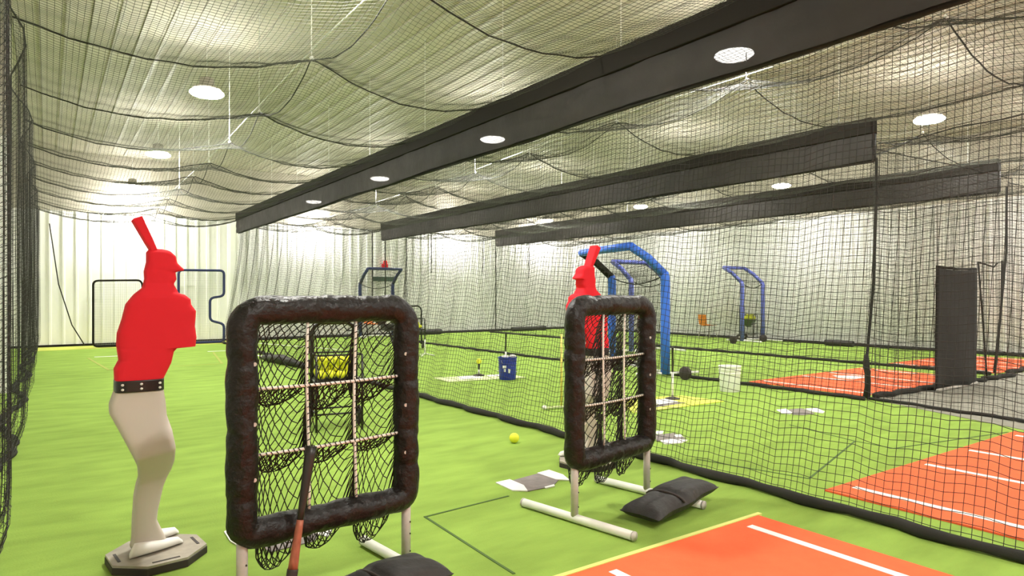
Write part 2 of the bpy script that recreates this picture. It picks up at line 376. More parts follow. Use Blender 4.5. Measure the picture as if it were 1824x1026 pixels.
curtain('wall_net', 'folded black net hanging before the white back wall', (4.9, 21.45), (18.2, 21.45), 3.6, 0.0, 0.045, 0.42, 0.05, 0.0017, 0.06, seed=7, group='nets along the walls', bottom_r=0.035)
curtain('wall_net', 'folded black net hanging before the white side wall behind the third blue screen', (18.25, 4.8), (18.25, 21.3), 3.6, 0.0, 0.04, 0.5, 0.05, 0.0017, 0.07, seed=8, group='nets along the walls', bottom_r=0.035)
curtain('side_net', 'dark bunched net hanging beside the red batter along the near wall', (-0.25, 21.4), (-0.25, 0.3), 3.88, -0.0, 0.022, 0.62, 0.05, 0.0018, 0.07, swell=(0.085, 3.3, 10.9), seed=9, floor_drape=-0.10, bottom_r=0.03)
# gathered edges and ropes
t = thing('net_edge_rope', 'long black rope hanging from the middle beam end to the floor', 'rope', (0, 0, 0))
MB().tube([(9.38, 4.6, 3.3), (9.36, 4.6, 2.5), (9.30, 4.6, 1.6), (9.22, 4.62, 0.9), (9.14, 4.62, 0.45), (9.1, 4.6, 0.05)], 0.02, 7).build('rope', M['rope'], t, True)
MB().tube([(9.11, 4.60, 0.02), (9.12, 4.58, 0.25), (9.10, 4.60, 0.5), (9.12, 4.6, 0.62)], [0.05, 0.035, 0.045, 0.02], 8).build('gathered_knot', M['rope'], t, True)
def hangrope(pts, r, label, grp=None):
    tag(MB().tube(pts, r, 6).build('hanging_rope', M['rope'], None, True), label, 'rope', grp)
hangrope([(14.0, 4.6, 3.35), (13.98, 4.6, 2.2), (13.6, 4.55, 1.2), (13.15, 4.5, 0.1)], 0.018, 'black rope edge dropping from the farthest beam beside the tall black sheet')
hangrope([(12.35, 4.45, 1.95), (12.42, 4.42, 1.2), (12.62, 4.42, 0.05)], 0.014, 'thin rope edge of the netted opening next to the tall black sheet')
hangrope([(12.35, 4.45, 1.95), (12.9, 4.42, 1.88), (13.05, 4.42, 1.95)], 0.012, 'short rope across the top of the netted opening')
hangrope([(13.25, 4.42, 2.0), (13.2, 4.42, 1.1), (12.95, 4.42, 0.05)], 0.014, 'thin rope edge at the outer end of the netted opening')
hangrope([(0.05, 21.3, 3.3), (0.25, 21.4, 1.7), (0.55, 21.5, 0.6), (0.85, 21.6, 0.02)], 0.014, 'thin dark cord drooping down the white back wall beside the near wall net')
for (px, zz, lb) in ((663, 0.6, 'long dark tie rope passing the near end of the green wall board'), (686, 0.5, 'long dark tie rope crossing in front of the green wall board'), (883, 0.0, 'full-height dark tie rope dropping from the end of the farthest beam'), (768, 2.2, 'short dark tie rope high above the rolled mat by the large target'), (860, 2.2, 'short dark tie rope just before the full-height rope'), (942, 2.1, 'short dark tie rope above the long rolled mat beyond the blue bucket')):
    a = (px-912)/FPX; y = 21.3; x = y*(math.sin(YAW)+a*math.cos(YAW))/(math.cos(YAW)-a*math.sin(YAW))
    hangrope([(x, y, 3.6), (x+0.01, y, (3.6+zz)/2), (x, y, max(0.03, zz))], 0.022 if zz < 1 else 0.016, lb, 'tie ropes on the back wall net')

# ---------------------------------------------------------------- red lane mats
def lane_mat(x0, x1, y0, y1, lines, label, border=True, cross=None):
    t = thing('lane_mat', label, 'mat', (0, 0, 0), group='red lane mats')
    MB().prism([(x0, y0), (x1, y0), (x1, y1), (x0, y1)], 0.0, 0.012).build('clay_surface', M['clay'], t)
    for x in lines: MB().box((x, (y0+y1-0.08)/2, 0.0135), (0.055, y1-y0-0.10, 0.003)).build('white_line', M['line'], t)
    if border:
        MB().box(((x0+x1)/2, y1+0.016, 0.008), (x1-x0+0.08, 0.03, 0.016)).build('yellow_edge', M['edgeyel'], t)
    return t
lane_mat(0.12, 3.72, -2.6, 2.56, (0.36, 1.50, 2.36, 3.50), 'orange-red mat with white lines beneath the pitching targets, yellow edging')
lane_mat(4.60, 8.18, -2.6, 2.62, (4.83, 5.97, 6.83, 7.93), 'orange-red mat with white lines seen through the near divider net', border=False)
m3 = lane_mat(9.34, 12.9, 4.75, 6.6, (9.6, 10.74, 11.6, 12.7), 'orange-red mat with a white plate behind the tall black sheet', border=False)
MB().prism([(10.95, 5.75), (11.4, 5.75), (11.4, 6.0), (11.17, 6.22), (10.95, 6.0)], 0.012, 0.02).build('home_plate', M['white'], m3)
m4 = lane_mat(13.95, 17.5, 4.75, 6.7, (14.2, 15.3, 16.2, 17.3), 'far orange-red mat in the farthest lane beyond the black sheet', border=False)
MB().prism([(15.55, 5.75), (16.0, 5.75), (16.0, 6.0), (15.77, 6.22), (15.55, 6.0)], 0.012, 0.02).build('home_plate', M['white'], m4)

# ---------------------------------------------------------------- batter dummies
def LXZ(u, v): return ((u-280)*0.00267, 1.42-(v-525)*0.003008)
SH_L = [(265.5, 444), (261, 449.5), (261, 466.5), (256.7, 483.6), (257.7, 497), (254, 512.6), (239, 524.5), (225, 541.6), (218, 569), (210, 593), (209, 613), (213, 639), (205, 654), (206, 674)]
SH_R = [(287, 442.5), (302, 446), (313, 456), (315.6, 468), (328, 479), (327, 482), (312, 483.5), (314, 497), (309, 506), (315.6, 517.6), (317.5, 522.5), (327.6, 524), (339.5, 533), (341, 543), (350, 555), (348, 582.5), (351, 603), (349, 619), (331, 620.5), (319, 617), (309, 627), (304, 647), (290, 674)]
PT_L = [(205, 692), (196.5, 715), (197, 730), (209, 753), (231.5, 798), (243.5, 824), (247, 847), (240, 881), (237, 926), (236, 958), (233, 972)]
PT_R = [(290, 692), (293.6, 715), (294.7, 738), (303, 764), (307.5, 790.5), (308.6, 820.6), (305, 839), (291.7, 869.5), (282, 911), (280, 928), (290, 950), (300, 972)]
def loft(Lp, Rp, v0, v1, dv, T, mir, yoff=None, n=28, e=4.5, round_top=0.0, round_bot=0.0):
    vs = np.arange(v0, v1+1e-6, dv); vs[-1] = v1
    lx = np.interp(vs, [p[1] for p in Lp], [p[0] for p in Lp]); rx = np.interp(vs, [p[1] for p in Rp], [p[0] for p in Rp])
    V = []; 
    for v, l, r in zip(vs, lx, rx):
        X0, Z = LXZ(l, v); X1, _ = LXZ(r, v); c = (X0+X1)/2; w = max(0.004, (X1-X0)/2)
        Tt = T(v) if callable(T) else T
        if round_top and v-v0 < round_top: Tt *= math.sqrt(max(0.03, 1-(1-(v-v0)/round_top)**2))
        if round_bot and v1-v < round_bot: Tt *= math.sqrt(max(0.03, 1-(1-(v1-v)/round_bot)**2))
        for k in range(n):
            th = 2*math.pi*k/n; cs, sn = math.cos(th), math.sin(th)
            x = c+w*math.copysign(abs(cs)**(2/e), cs); y = Tt*math.copysign(abs(sn)**(2/e), sn)
            if yoff: y += yoff(x, v)
            V.append((x*mir, y, Z))
    L = len(vs); Fc = [(i*n+k, (i+1)*n+k, (i+1)*n+(k+1) % n, i*n+(k+1) % n) for i in range(L-1) for k in range(n)]
    Fc += [tuple(range(n)), tuple(reversed(range((L-1)*n, L*n)))]
    if mir < 0: Fc = [f[::-1] for f in Fc]
    return V, Fc
def knee(x, v):
    kv = 800-x*60; 
    if v < kv: return -0.085*max(0, (v-700)/(kv-700))**1.3 if v > 700 else 0
    return -0.085+0.115*min(1, (v-kv)/55)
def batter(loc, mir, label):
    t = thing('batter_dummy', label, 'mannequin', loc, group='batter dummies')
    b = MB(); V, Fc = loft(SH_L, SH_R, 443, 674, 2, lambda v: 0.085 if v > 530 else 0.06+0.025*max(0, (v-505)/25), mir, round_top=10); b.add(V, Fc)
    sh = b.build('shirt_and_head', M['red'], t, 'auto', label='flat red upper body with capped head')
    # bat
    pa, pb = LXZ(274, 447), LXZ(244.5, 392)
    d = Vector((pb[0]-pa[0], 0, pb[1]-pa[1])).normalized(); s = Vector((d.z, 0, -d.x))
    Vb = []
    for tt, w in ((-0.06, 0.013), (0.0, 0.015), (0.3, 0.019), (1.0, 0.0255), (1.04, 0.023)):
        c = Vector((pa[0], 0, pa[1])).lerp(Vector((pb[0], 0, pb[1])), tt)
        for sx, sy in ((-1, -1), (1, -1), (1, 1), (-1, 1)): p = c+s*w*sx+Vector((0, 0.045*sy, 0)); Vb.append((p.x*mir, p.y, p.z))
    Fb = [(i*4+k, i*4+(k+1) % 4, i*4+4+(k+1) % 4, i*4+4+k) for i in range(4) for k in range(4)]+[(3, 2, 1, 0), (16, 17, 18, 19)]
    if mir < 0: Fb = [f[::-1] for f in Fb]
    MB().add(Vb, Fb).build('bat', M['red'], t, bevel=0.006)
    V, Fc = loft([(205, 600), (205, 900)], [(291, 600), (291, 900)], 673, 693, 2, 0.092, mir); MB().add(V, Fc).build('belt', M['belt'], t, True)
    for u in (217, 249, 281):
        for v in (679.5, 687.5):
            x, z = LXZ(u, v); MB().ball((x*mir, -0.092, z), 0.0075, 8, (1, 0.5, 0.9)).build('belt_stud', M['white'], t, True)
    V, Fc = loft(PT_L, PT_R, 692, 970, 3, lambda v: 0.085 if v < 780 else 0.085-0.03*min(1, (v-780)/60), mir, yoff=knee); MB().add(V, Fc).build('trousers', M['pants'], t, True)
    # shoes: lengthwise sections
    for (u0, u1, vv, yy, h) in ((229, 328, 985, -0.075, 0.075), (246, 330, 972, 0.10, 0.075)):
        x0 = (u0-280)*0.00267; x1 = (u1-280)*0.00267; b = MB(); V = []; n = 14; L = 12
        for i in range(L):
            q = i/(L-1); x = x0+(x1-x0)*q; w = 0.046*math.sin(math.pi*min(1, max(0.04, q*0.93+0.04)))**0.4; hh = h*(1-0.55*q)*(0.35 if i in (0, L-1) else 1)
            yc = yy+0.10*q
            for k in range(n):
                th = 2*math.pi*k/n; V.append((x*mir, yc+w*math.cos(th), 0.052+hh/2*(1+math.sin(th))))
        Fc = [(i*n+k, i*n+(k+1) % n, (i+1)*n+(k+1) % n, (i+1)*n+k) for i in range(L-1) for k in range(n)]+[tuple(reversed(range(n))), tuple(range((L-1)*n, L*n))]
        if mir < 0: Fc = [f[::-1] for f in Fc]
        b.add(V, Fc).build('shoe', M['white'], t, True)
    oc = [(0.248*math.cos(a), 0.248*math.sin(a)) for a in [math.radians(22.5+45*i+6) for i in range(8)]]
    bs = MB().prism(oc, 0.0, 0.038).build('base_plate', M['rubber'], t, bevel=0.004)
    MB().prism([(x*0.985, y*0.985) for x, y in oc], 0.038, 0.05).build('top_skin', M['rubber_top'], bs, label='worn grey-beige top of the plate')
    for a in range(0, 360, 90):
        r = math.radians(a+96-180); MB().box((0.19*math.cos(r), 0.19*math.sin(r), 0.0505), (0.13, 0.014, 0.003), r+math.pi/2).build('slot_shade', M['rubber'], bs)  # dark raised strips stand in for the shade inside open slots
    return t
batter((0.485, 4.02, 0), 1, 'red-shirted batter dummy with grey trousers and black belt, fully visible on its octagonal base')
batter((3.69, 4.17, 0), -1, 'red-shirted batter dummy half hidden behind the pitching target by the divider net')

# ---------------------------------------------------------------- pitching targets
def pitching_frame(loc, rz, label, seed, hw=0.40, z0=0.385):
    R = random.Random(seed)
    t = thing('pitching_target', label, 'pitching target', loc, rz, group='padded pitching targets')
    z1, cr = 1.352, 0.095
    path = []
    def arc(cx, cz, a0):
        for i in range(7):
            a = math.radians(a0+15*i); path.append((cx+cr*math.cos(a), 0, cz+cr*math.sin(a)))
    def line(p, q, n):
        for i in range(1, n): path.append((p[0]+(q[0]-p[0])*i/n, 0, p[1]+(q[1]-p[1])*i/n))
    arc(hw-cr, z1-cr, 0); line((hw-cr, z1), (-hw+cr, z1), 40); arc(-hw+cr, z1-cr, 90); line((-hw, z1-cr), (-hw, z0+0.055), 50)
    t_ = z1-cr; cr = 0.055
    arc(-hw+cr, z0+cr, 180); line((-hw+cr, z0), (hw-cr, z0), 40); arc(hw-cr, z0+cr, 270); line((hw, z0+cr), (hw, t_), 50)
    folds = [(R.random(), 0.004+0.004*R.random(), R.random()*6.28) for _ in range(26)]
    def rad(q, th):
        r = 0.0655+0.0022*math.sin(q*60+th*2)+0.0016*math.sin(q*170+th*3)
        for fq, fa, fp in folds:
            dd = (q-fq+0.006*math.sin(th+fp))/0.005
            if abs(dd) < 3: r -= fa*math.exp(-dd*dd)*(0.5+0.5*math.sin(th+fp))
        return r
    MB().tube(path, rad, 22, closed=True).build('padding', M['vinyl'], t, True)
    for z in (1.12, 0.86, 0.62):
        for sx in (-1, 1):
            o = MB().lathe([(0.004, -0.003), (0.009, -0.003), (0.009, 0.003), (0.004, 0.003)], (sx*(hw-0.035), -0.052, z), 10, 'y').build('grommet', M['post'], t)
    for sx in (-1, 1):
        pst = MB().tube([(sx*hw, 0, 0.03), (sx*hw, 0, 0.40)], 0.024, 14).build('leg', M['post'], t, True)
        for z in (0.10, 0.19, 0.25):
            MB().lathe([(0.004, -0.002), (0.005, 0.002)], (sx*hw+0.010, -0.0235, z), 8, 'y').build('bolt_hole', M['blackm'], pst)
        ft = MB().tube([(sx*hw, -0.44, 0.028), (sx*hw, 0.44, 0.028)], 0.027, 16).build('foot', M['pvc'], t, True)
        for sy in (-1, 1): MB().tube([(sx*hw, sy*0.435, 0.028), (sx*hw, sy*0.448, 0.028)], 0.0285, 16).build('end_cap', M['post'], ft, True)
    # white strap grid and the nine sagging pockets
    xi, zi0, zi1 = hw-0.055, z0+0.055, z1-0.055
    xs = [-xi+2*xi*i/3 for i in range(4)]; zs = [zi1-(zi1-zi0)*i/3 for i in range(4)]
    for i in (1, 2):
        MB().tube([(xs[i]+0.006*math.sin(q*5+i), -0.01, zi0+(zi1-zi0)*q) for q in np.linspace(0, 1, 12)], 0.0072, 8).build('divider_strap', M['pvc'], t, True)
        MB().tube([(-xi+2*xi*q, -0.012, zs[i]-0.006*math.sin(math.pi*q)) for q in np.linspace(0, 1, 12)], 0.0072, 8).build('divider_strap', M['pvc'], t, True)
        # dark lashing wound over the straps
        b = MB()
        for q in np.arange(0.02, 0.99, 0.035):
            b.tube([(-xi+2*xi*q+R.uniform(-.004, .004), -0.021, zs[i]+0.008), (-xi+2*xi*(q+0.012), -0.021, zs[i]-0.009), (-xi+2*xi*(q+0.013), -0.002, zs[i]-0.008)], 0.0022, 4)
            b.tube([(xs[i]-0.008, -0.019, zi0+(zi1-zi0)*q), (xs[i]+0.009, -0.019, zi0+(zi1-zi0)*(q+0.008))], 0.0022, 4)
        b.build('lashing', M['twine'], t, kind='stuff')
    for row in range(3):
        for c in range(3):
            Nu, Nv = 16, 22; xa, xb = xs[c], xs[c+1]; za, zb = zs[row], zs[row+1]
            D = 0.15+R.uniform(-0.02, 0.04); Sg = 0.19+R.uniform(-0.03, 0.05) if row < 2 else 0.33+R.uniform(-0.02, 0.05)
            skew = R.uniform(-0.02, 0.02); node = {}
            for i in range(Nu+1):
                for j in range(Nv+1):
                    u = i/Nu; v = j/Nv; edge = math.sin(math.pi*u)**0.5*(math.sin(math.pi*v)**0.5 if 0 < v < 1 else 0) if 0 < u < 1 else 0
                    uu = u+(0.018*R.uniform(-1, 1) if edge else 0)
                    pinch = 1-0.06*math.sin(math.pi*v)
                    x = (xa+xb)/2+(xb-xa)*(uu-0.5)*(pinch if edge else 1)+skew*edge
                    y = 0.005+D*math.sin(math.pi*v)**0.7*math.sin(math.pi*u)**0.6+0.012*R.uniform(-1, 1)*edge if 0 < u < 1 and 0 < v < 1 else 0.004
                    z = za+(zb-za)*v-Sg*math.sin(math.pi*v**1.8)*(math.sin(math.pi*u)**0.32 if 0 < u < 1 else 0)+0.006*R.uniform(-1, 1)*edge
                    node[i, j] = (x, max(y, 0.004), z)
            seg = []
            for j in range(Nv):
                for i in range(Nu+1):
                    if (i+j) % 2 == 0:
                        for di in (-1, 1):
                            if 0 <= i+di <= Nu: seg.append((node[i, j], node[i+di, j+1]))
            Vn, Qn = strands(np.array(seg), 0.0028, (0.2, 1, 0.1))
            np_mesh('net_pocket', Vn, Qn, M['twine'], t, 'stuff')
    return t
pitching_frame((1.105, 3.07, 0), math.radians(6.5), 'large black padded pitching target with nine net pockets, beside the grey-legged red batter', 3, 0.416, 0.372)
pitching_frame((3.085, 3.225, 0), math.radians(10), 'black padded pitching target before the divider net, showing both white foot tubes', 5, 0.40, 0.375)

def sandbag(loc, rz, L, Wd, H, label, tilt=0.0):
    t = thing('sandbag', label, 'sandbag', loc, rz, group='black sandbags')
    nu, nv = 30, 20; V = []; Q = []
    for s in (1, -1):
        o0 = len(V)
        for i in range(nu+1):
            for j in range(nv+1):
                u = i/nu*2-1; v = j/nv*2-1
                prof = (1-abs(u)**5)**0.5*(1-abs(v)**3.6)**0.5
                sq = 1-0.05*abs(u)**3*(1-abs(v))
                lump = 1+0.10*math.sin(u*5+1)+0.06*math.sin(v*7+u*4)-(0.42*math.exp(-((u+0.15)/0.07)**2))
                z = H*0.5+(s*H*0.5*prof*(lump if s > 0 else 0.9))+tilt*u*0
                y = v*Wd/2*(0.93+0.07*math.cos(u*6))
                x = u*L/2*sq
                V.append((x, y, max(0.002, z)+tilt*u))
        for i in range(nu):
            for j in range(nv):
                q = (o0+i*(nv+1)+j, o0+(i+1)*(nv+1)+j, o0+(i+1)*(nv+1)+j+1, o0+i*(nv+1)+j+1); Q.append(q if s > 0 else q[::-1])
    MB().add(V, Q).build('bag_body', M['bag'], t, True)
    MB().tube([(-0.09*L, v*Wd/2, H*0.55+H*0.36*(1-abs(v)**2.6)**0.55) for v in np.linspace(-0.98, 0.98, 15)], 0.008, 6).build('strap', M['rubber'], t, True)
    return t
A = F(1100, 915); B = F(1266, 880, 0.05)
sb = sandbag((3.33, 2.94, 0.03), math.radians(10), 0.74, 0.29, 0.13, 'black sandbag lying across the foot tube of the target by the divider net', tilt=0.026)
sandbag((1.26, 2.82, 0.02), math.radians(12), 0.60, 0.30, 0.15, 'black sandbag weighing down the foot of the large pitching target')

t = thing('leaning_bat', 'slim bat with black barrel and worn orange handle leaning on the large pitching target', 'bat', (0.815, 2.83, 0))
top = Vector((0.150, 0.105, 0.745)); bot = Vector((0, 0, 0.02))
def seg(a, b): return [tuple(bot.lerp(top, q)) for q in np.linspace(a, b, 8)]
MB().tube(seg(0.58, 1.0), [0.0135+0.0125*i/7 for i in range(8)], 14).build('barrel', M['blackm'], t, True)
MB().tube(seg(0.31, 0.58), [0.021-0.006*i/7 for i in range(8)], 14).build('handle', M['wood'], t, True)
MB().tube(seg(0.24, 0.31), [0.0235]*8, 14).build('collar', M['rubber'], t, True)
MB().tube(seg(0.0, 0.24), [0.025-0.002*i/7 for i in range(8)], 14).build('lower_sleeve', M['post'], t, True, label='pale grey lower tube')

# ---------------------------------------------------------------- balls, plates, buckets, tees
bmesh_ball = None
def ball(loc, label, group='yellow softballs'):
    global bmesh_ball
    if bmesh_ball is None:
        o = MB().ball((0, 0, 0), 0.048, 20).build('softball', M['ball'], None, True); bmesh_ball = o.data
        s = [(0.0483*math.cos(a)*math.cos(0.45*math.sin(2*a)), 0.0483*math.sin(a)*math.cos(0.45*math.sin(2*a)), 0.0483*math.sin(0.45*math.sin(2*a))) for a in np.linspace(0, 2*math.pi, 33)[:-1]]
    else: o = bpy.data.objects.new('softball', bmesh_ball); COL.objects.link(o)
    o.location = loc; o.rotation_euler = (random.random()*6, random.random()*6, 0)
    return tag(o, label, 'ball', group)
x, y = F(916, 789); ball((x, y, 0.048), 'single yellow softball lying alone on the green turf')

def plate(polys, label):
    t = thing('plate_mat', label, 'home plate', (0, 0, 0), group='grey and white plate mats')
    for nm, m, pts, h in polys:
        MB().prism([F(*p) for p in pts], 0.001, h).build(nm, m, t)
plate([('centre', M['grey_print'], [(912, 857), (958, 844.5), (1000, 850), (985, 867), (940, 876)], 0.006),
       ('white_wing', M['white'], [(883, 861), (908, 855.5), (933, 866), (940, 876), (913, 875)], 0.009),
       ('white_wing', M['white'], [(957, 844), (978, 838.5), (1003, 847), (1015, 857), (990, 855.5)], 0.009),
       ('white_wing', M['white'], [(970, 869), (987, 864.5), (988, 867), (972, 871)], 0.009)], 'grey throw-down plate with white wings on the turf between the two padded targets')
plate([('centre', M['grey_print'], [(1405, 730), (1428, 728), (1452, 737), (1430, 740), (1412, 739)], 0.006),
       ('white_wing', M['white'], [(1383, 731), (1400, 729), (1411, 736), (1408, 738.5), (1393, 737)], 0.009),
       ('white_wing', M['white'], [(1433, 729), (1455, 728), (1469, 734), (1466, 737), (1447, 734)], 0.009)], 'grey throw-down plate with white wings beyond the white bucket')
plate([('centre', M['grey_print'], [(1165, 776), (1200, 772), (1222, 781), (1200, 787), (1170, 786)], 0.006),
       ('white_wing', M['white'], [(1168, 769), (1182, 769), (1180, 774), (1168, 774)], 0.009),
       ('white_wing', M['white'], [(1176, 786), (1200, 783), (1225, 785), (1214, 790), (1184, 792)], 0.009),
       ('white_wing', M['white'], [(1200, 776), (1212, 775), (1217, 779), (1205, 780)], 0.009)], 'grey plate with white wings just behind the divider net beside the padded target')
plate([('centre', M['grey_print'], [(452, 962), (520, 935), (572, 945), (560, 965), (480, 985)], 0.006),
       ('white_wing', M['white'], [(399, 949), (410, 944), (445, 958), (462, 974), (425, 975), (410, 966)], 0.009),
       ('white_wing', M['white'], [(540, 938), (566, 934), (592, 947), (584, 958), (555, 950)], 0.009)], 'grey and white throw-down plate seen under the large pitching target')

def bucket(loc, label, m, cat='bucket', tapes=True):
    t = thing('bucket', label, cat, loc)
    MB().lathe([(0.0, 0.0), (0.136, 0.0), (0.140, 0.01), (0.149, 0.26), (0.157, 0.262), (0.157, 0.275), (0.150, 0.278), (0.151, 0.315), (0.160, 0.317), (0.160, 0.33), (0.152, 0.333), (0.153, 0.358), (0.163, 0.36), (0.163, 0.375), (0.150, 0.375), (0.147, 0.33), (0.136, 0.03), (0.0, 0.025)], n=28).build('body', m, t, 'auto')
    pts = [(0.16*math.cos(a), 0.16*math.sin(a)*0.6-0.05, 0.33-0.10*math.sin(a)) for a in np.linspace(0, math.pi, 14)]
    MB().tube([(p[0], -abs(p[1])-0.10*math.sin(math.pi*i/13), p[2]) for i, p in enumerate(pts)], 0.003, 5).build('bail_handle', M['post'], t, True)
    return t
x, y = F(907, 676); bb = bucket((x, y+0.05, 0), 'blue plastic bucket with white marks and rags on top, beyond the divider net', M['bucket_blue'])
for (dx, dz, w, h) in ((-0.05, 0.22, 0.06, 0.045), (-0.045, 0.165, 0.03, 0.05), (0.03, 0.155, 0.035, 0.07)):
    ang = math.atan2(-0.8186, -0.57); r = 0.146
    c = Vector((-0.57*r, -0.8186*r, dz)); sx = Vector((0.8186, -0.57, 0))
    c += sx*dx; MB().box(tuple(c), (w, 0.006, h), -0.61).build('label_mark', M['white'], bb)
for dx, dy in ((-0.065, -0.03), (0.068, -0.05)):
    b = MB().ball((x+dx, y+0.05+dy, 0.385), 0.06, 12, (1.1, 0.9, 0.5))
    tag(b.build('white_rag', M['white'], None, True), 'crumpled white rag on top of the blue bucket', 'rag', 'rags on the blue bucket')
x, y = F(1302, 697); bucket((x, y+0.02, 0), 'white plastic bucket standing on the turf behind the divider net', M['bucket_white'])

def tee(loc, h, label, tripod=True, s=1.0):
    t = thing('batting_tee', label, 'batting tee', loc)
    if tripod:
        for k in range(3):
            a = math.radians(100+120*k); MB().tube([(0, 0, 0.07*s), (0.10*s*math.cos(a), 0.10*s*math.sin(a), 0.03), (0.22*s*math.cos(a), 0.22*s*math.sin(a), 0.012)], 0.011, 7).build('leg', M['pvc'], t, True)
    else: MB().lathe([(0, 0), (0.10, 0), (0.10, 0.01), (0.03, 0.03), (0.0, 0.03)], n=16).build('base', M['rubber'], t)
    MB().tube([(0, 0, 0.02), (0, 0, h*0.52)], 0.016, 10).build('lower_tube', M['pvc'], t, True)
    MB().tube([(0, 0, h*0.45), (0, 0, h*0.97), (0, 0, h)], [0.013, 0.016, 0.022], 10).build('upper_tube', M['blackm'], t, True)
    return t
x, y = F(1198, 712); tee((x, y, 0.012), 0.70, 'black-topped batting tee on the yellow-green mat before the big blue screen', False)
x, y = F(757, 634); tee((x, y, 0), 0.74, 'white-legged batting tee with black top near the ball cart at the back')
x, y = F(901, 664); tee((x, y, 0), 0.74, 'black and white batting tee standing behind the blue bucket')
x, y = F(853, 670); t = tee((x, y, 0.012), 0.20, 'short black tee holding a yellow ball on the pale mat', False)
ball((x, y, 0.26), 'yellow softball sitting on the short tee beside the blue bucket', None)
def gmat(pts, m, label, extra=()):
    t = thing('hitting_mat', label, 'mat', (0, 0, 0)); MB().prism([F(*p) for p in pts], 0.001, 0.012).build('surface', m, t)
    for nm, mm, pp in extra: MB().prism([F(*p) for p in pp], 0.012, 0.015).build(nm, mm, t)
gmat([(1130, 737), (1290, 716), (1215, 706), (1090, 712)], M['mat_yellow'], 'yellow-green hitting mat with a white plate beneath the black-topped tee',
     [('plate_print', M['white'], [(1140, 716), (1185, 712), (1208, 717), (1165, 726), (1140, 726)]), ('grey_print', M['grey_print'], [(1150, 726), (1205, 718), (1222, 719), (1160, 729)]), ('edge_band', M['edgeyel'], [(1130, 734), (1210, 725), (1212, 727), (1130, 737)])])
gmat([(772, 674), (800, 681), (936, 673), (905, 667)], M['mat_pale'], 'pale green hitting mat under the blue bucket and short tee',
     [('plate_print', M['white'], [(815, 672), (850, 670), (860, 674), (820, 677)]), ('plate_print', M['white'], [(868, 669.5), (893, 668), (893, 671), (870, 672)])])

# yellow pole stand and white-tipped stick beyond the net
x, y = F(1000, 728)
t = thing('yellow_pole', 'thin yellow upright pole behind the divider net beside the padded frame', 'pole', (x, y, 0))
MB().tube([(0, 0, 0.02), (0, 0, 0.93)], 0.014, 8).build('upright', M['yellowpole'], t, True)
MB().tube([(-0.22, 0.05, 0.022), (0.25, -0.06, 0.022)], 0.017, 8).build('foot', M['mat_pale'], t, True)
MB().ball((-0.23, 0.05, 0.03), 0.03, 10).build('foot_cap', M['white'], t, True)

# ---------------------------------------------------------------- overhang screens
def screen(Rp, Lp, nrm, m, label, pr=0.075, arm=0.66, zb=1.76, zt=2.25, netm='twine', wheels=()):
    t = thing('overhang_screen', label, 'screen', (Rp[0], Rp[1], 0), group='padded overhang screens')
    ox, oy = Rp; d = (Lp[0]-ox, Lp[1]-oy); wd = math.hypot(*d)
    P = {'R': (0, 0), 'L': d}; E = {k: (p[0]+nrm[0]*arm, p[1]+nrm[1]*arm) for k, p in P.items()}
    for k in 'RL':
        p, e = P[k], E[k]
        MB().tube([(*p, 0.05), (*p, 0.9), (*p, zb-0.06), (p[0]+(e[0]-p[0])*0.04, p[1]+(e[1]-p[1])*0.04, zb+0.04)], pr, 12).build('post', m, t, True)
        arm_m = m if not (k == 'L' and m is M['blue']) else M['track']
        MB().tube([(*p, zb), tuple((p[i]+e[i])/2 for i in (0, 1))+((zb+zt)/2+0.05,), (*e, zt)], pr*0.9, 12).build('upper_arm', arm_m, t, True)
        MB().tube([(p[0]-nrm[0]*0.65, p[1]-nrm[1]*0.65, 0.06), (p[0]+nrm[0]*0.55, p[1]+nrm[1]*0.55, 0.06)], 0.024, 8).build('base_tube', M['pvc'], t, True)
    MB().tube([(*E['R'], zt), (*E['L'], zt)], pr*0.85, 12).build('top_bar', m, t, True)
    MB().tube([(*P['R'], 0.08), (*P['L'], 0.08)], 0.024, 8).build('cross_tube', M['pvc'], t, True)
    MB().tube([(P['L'][0]*q, P['L'][1]*q, zb-0.14*math.sin(math.pi*q)) for q in np.linspace(0, 1, 12)], 0.012, 6).build('net_rope', M['rope'], t, True)
    def fn(S, T):
        f = np.clip((T-zb)/(1.0), 0, 1)
        hh = np.minimum(T, zb)
        over = np.clip(T-zb, 0, 0.8)/0.8
        return d[0]*S/wd+nrm[0]*arm*over, d[1]*S/wd+nrm[1]*arm*over, np.where(T > zb, zb+(zt-zb)*over-0.12*np.sin(math.pi*over)*np.sin(math.pi*S/wd), T)
    net(fn, 0.03, wd-0.03, 0.1, zb+0.8, 0.055, 0.055, 0.2, 0.1, 0.0022, M[netm], t, name='screen_net', ref=(nrm[0], nrm[1], 0.4))
    for (wx, wy, r) in wheels:
        w = MB().lathe([(0.0, -0.05), (r*0.6, -0.05), (r, -0.03), (r, 0.03), (r*0.6, 0.05), (0, 0.05)], (wx, wy, r), 20, 'x').build('wheel', M['rubber'], t, 'auto')
    return t
x, y = F(1185, 671); wx, wy = F(1217, 677)
screen((x, y), (9.30, 9.75), (-0.94, 0.34), M['blue'], 'large bright blue padded overhang screen standing behind the divider net', pr=0.082, wheels=((wx-x+0.05, wy-y, 0.11),))
screen((12.75, 11.44), (11.55, 11.44), (0, 1), M['violet'], 'faded blue padded overhang screen seen through the large bright blue one', pr=0.065)
screen((17.80, 12.1), (16.83, 12.13), (0, 1), M['violet'], 'faded blue padded overhang screen by the side wall, ball cart behind it', pr=0.06, wheels=((-1.5, -0.05, 0.11), (-0.15, -0.12, 0.11)))
screen((9.45, 20.4), (8.3, 20.4), (0, -1), M['navy'], 'dark navy padded overhang screen by the back wall above the large pitching target', pr=0.055)

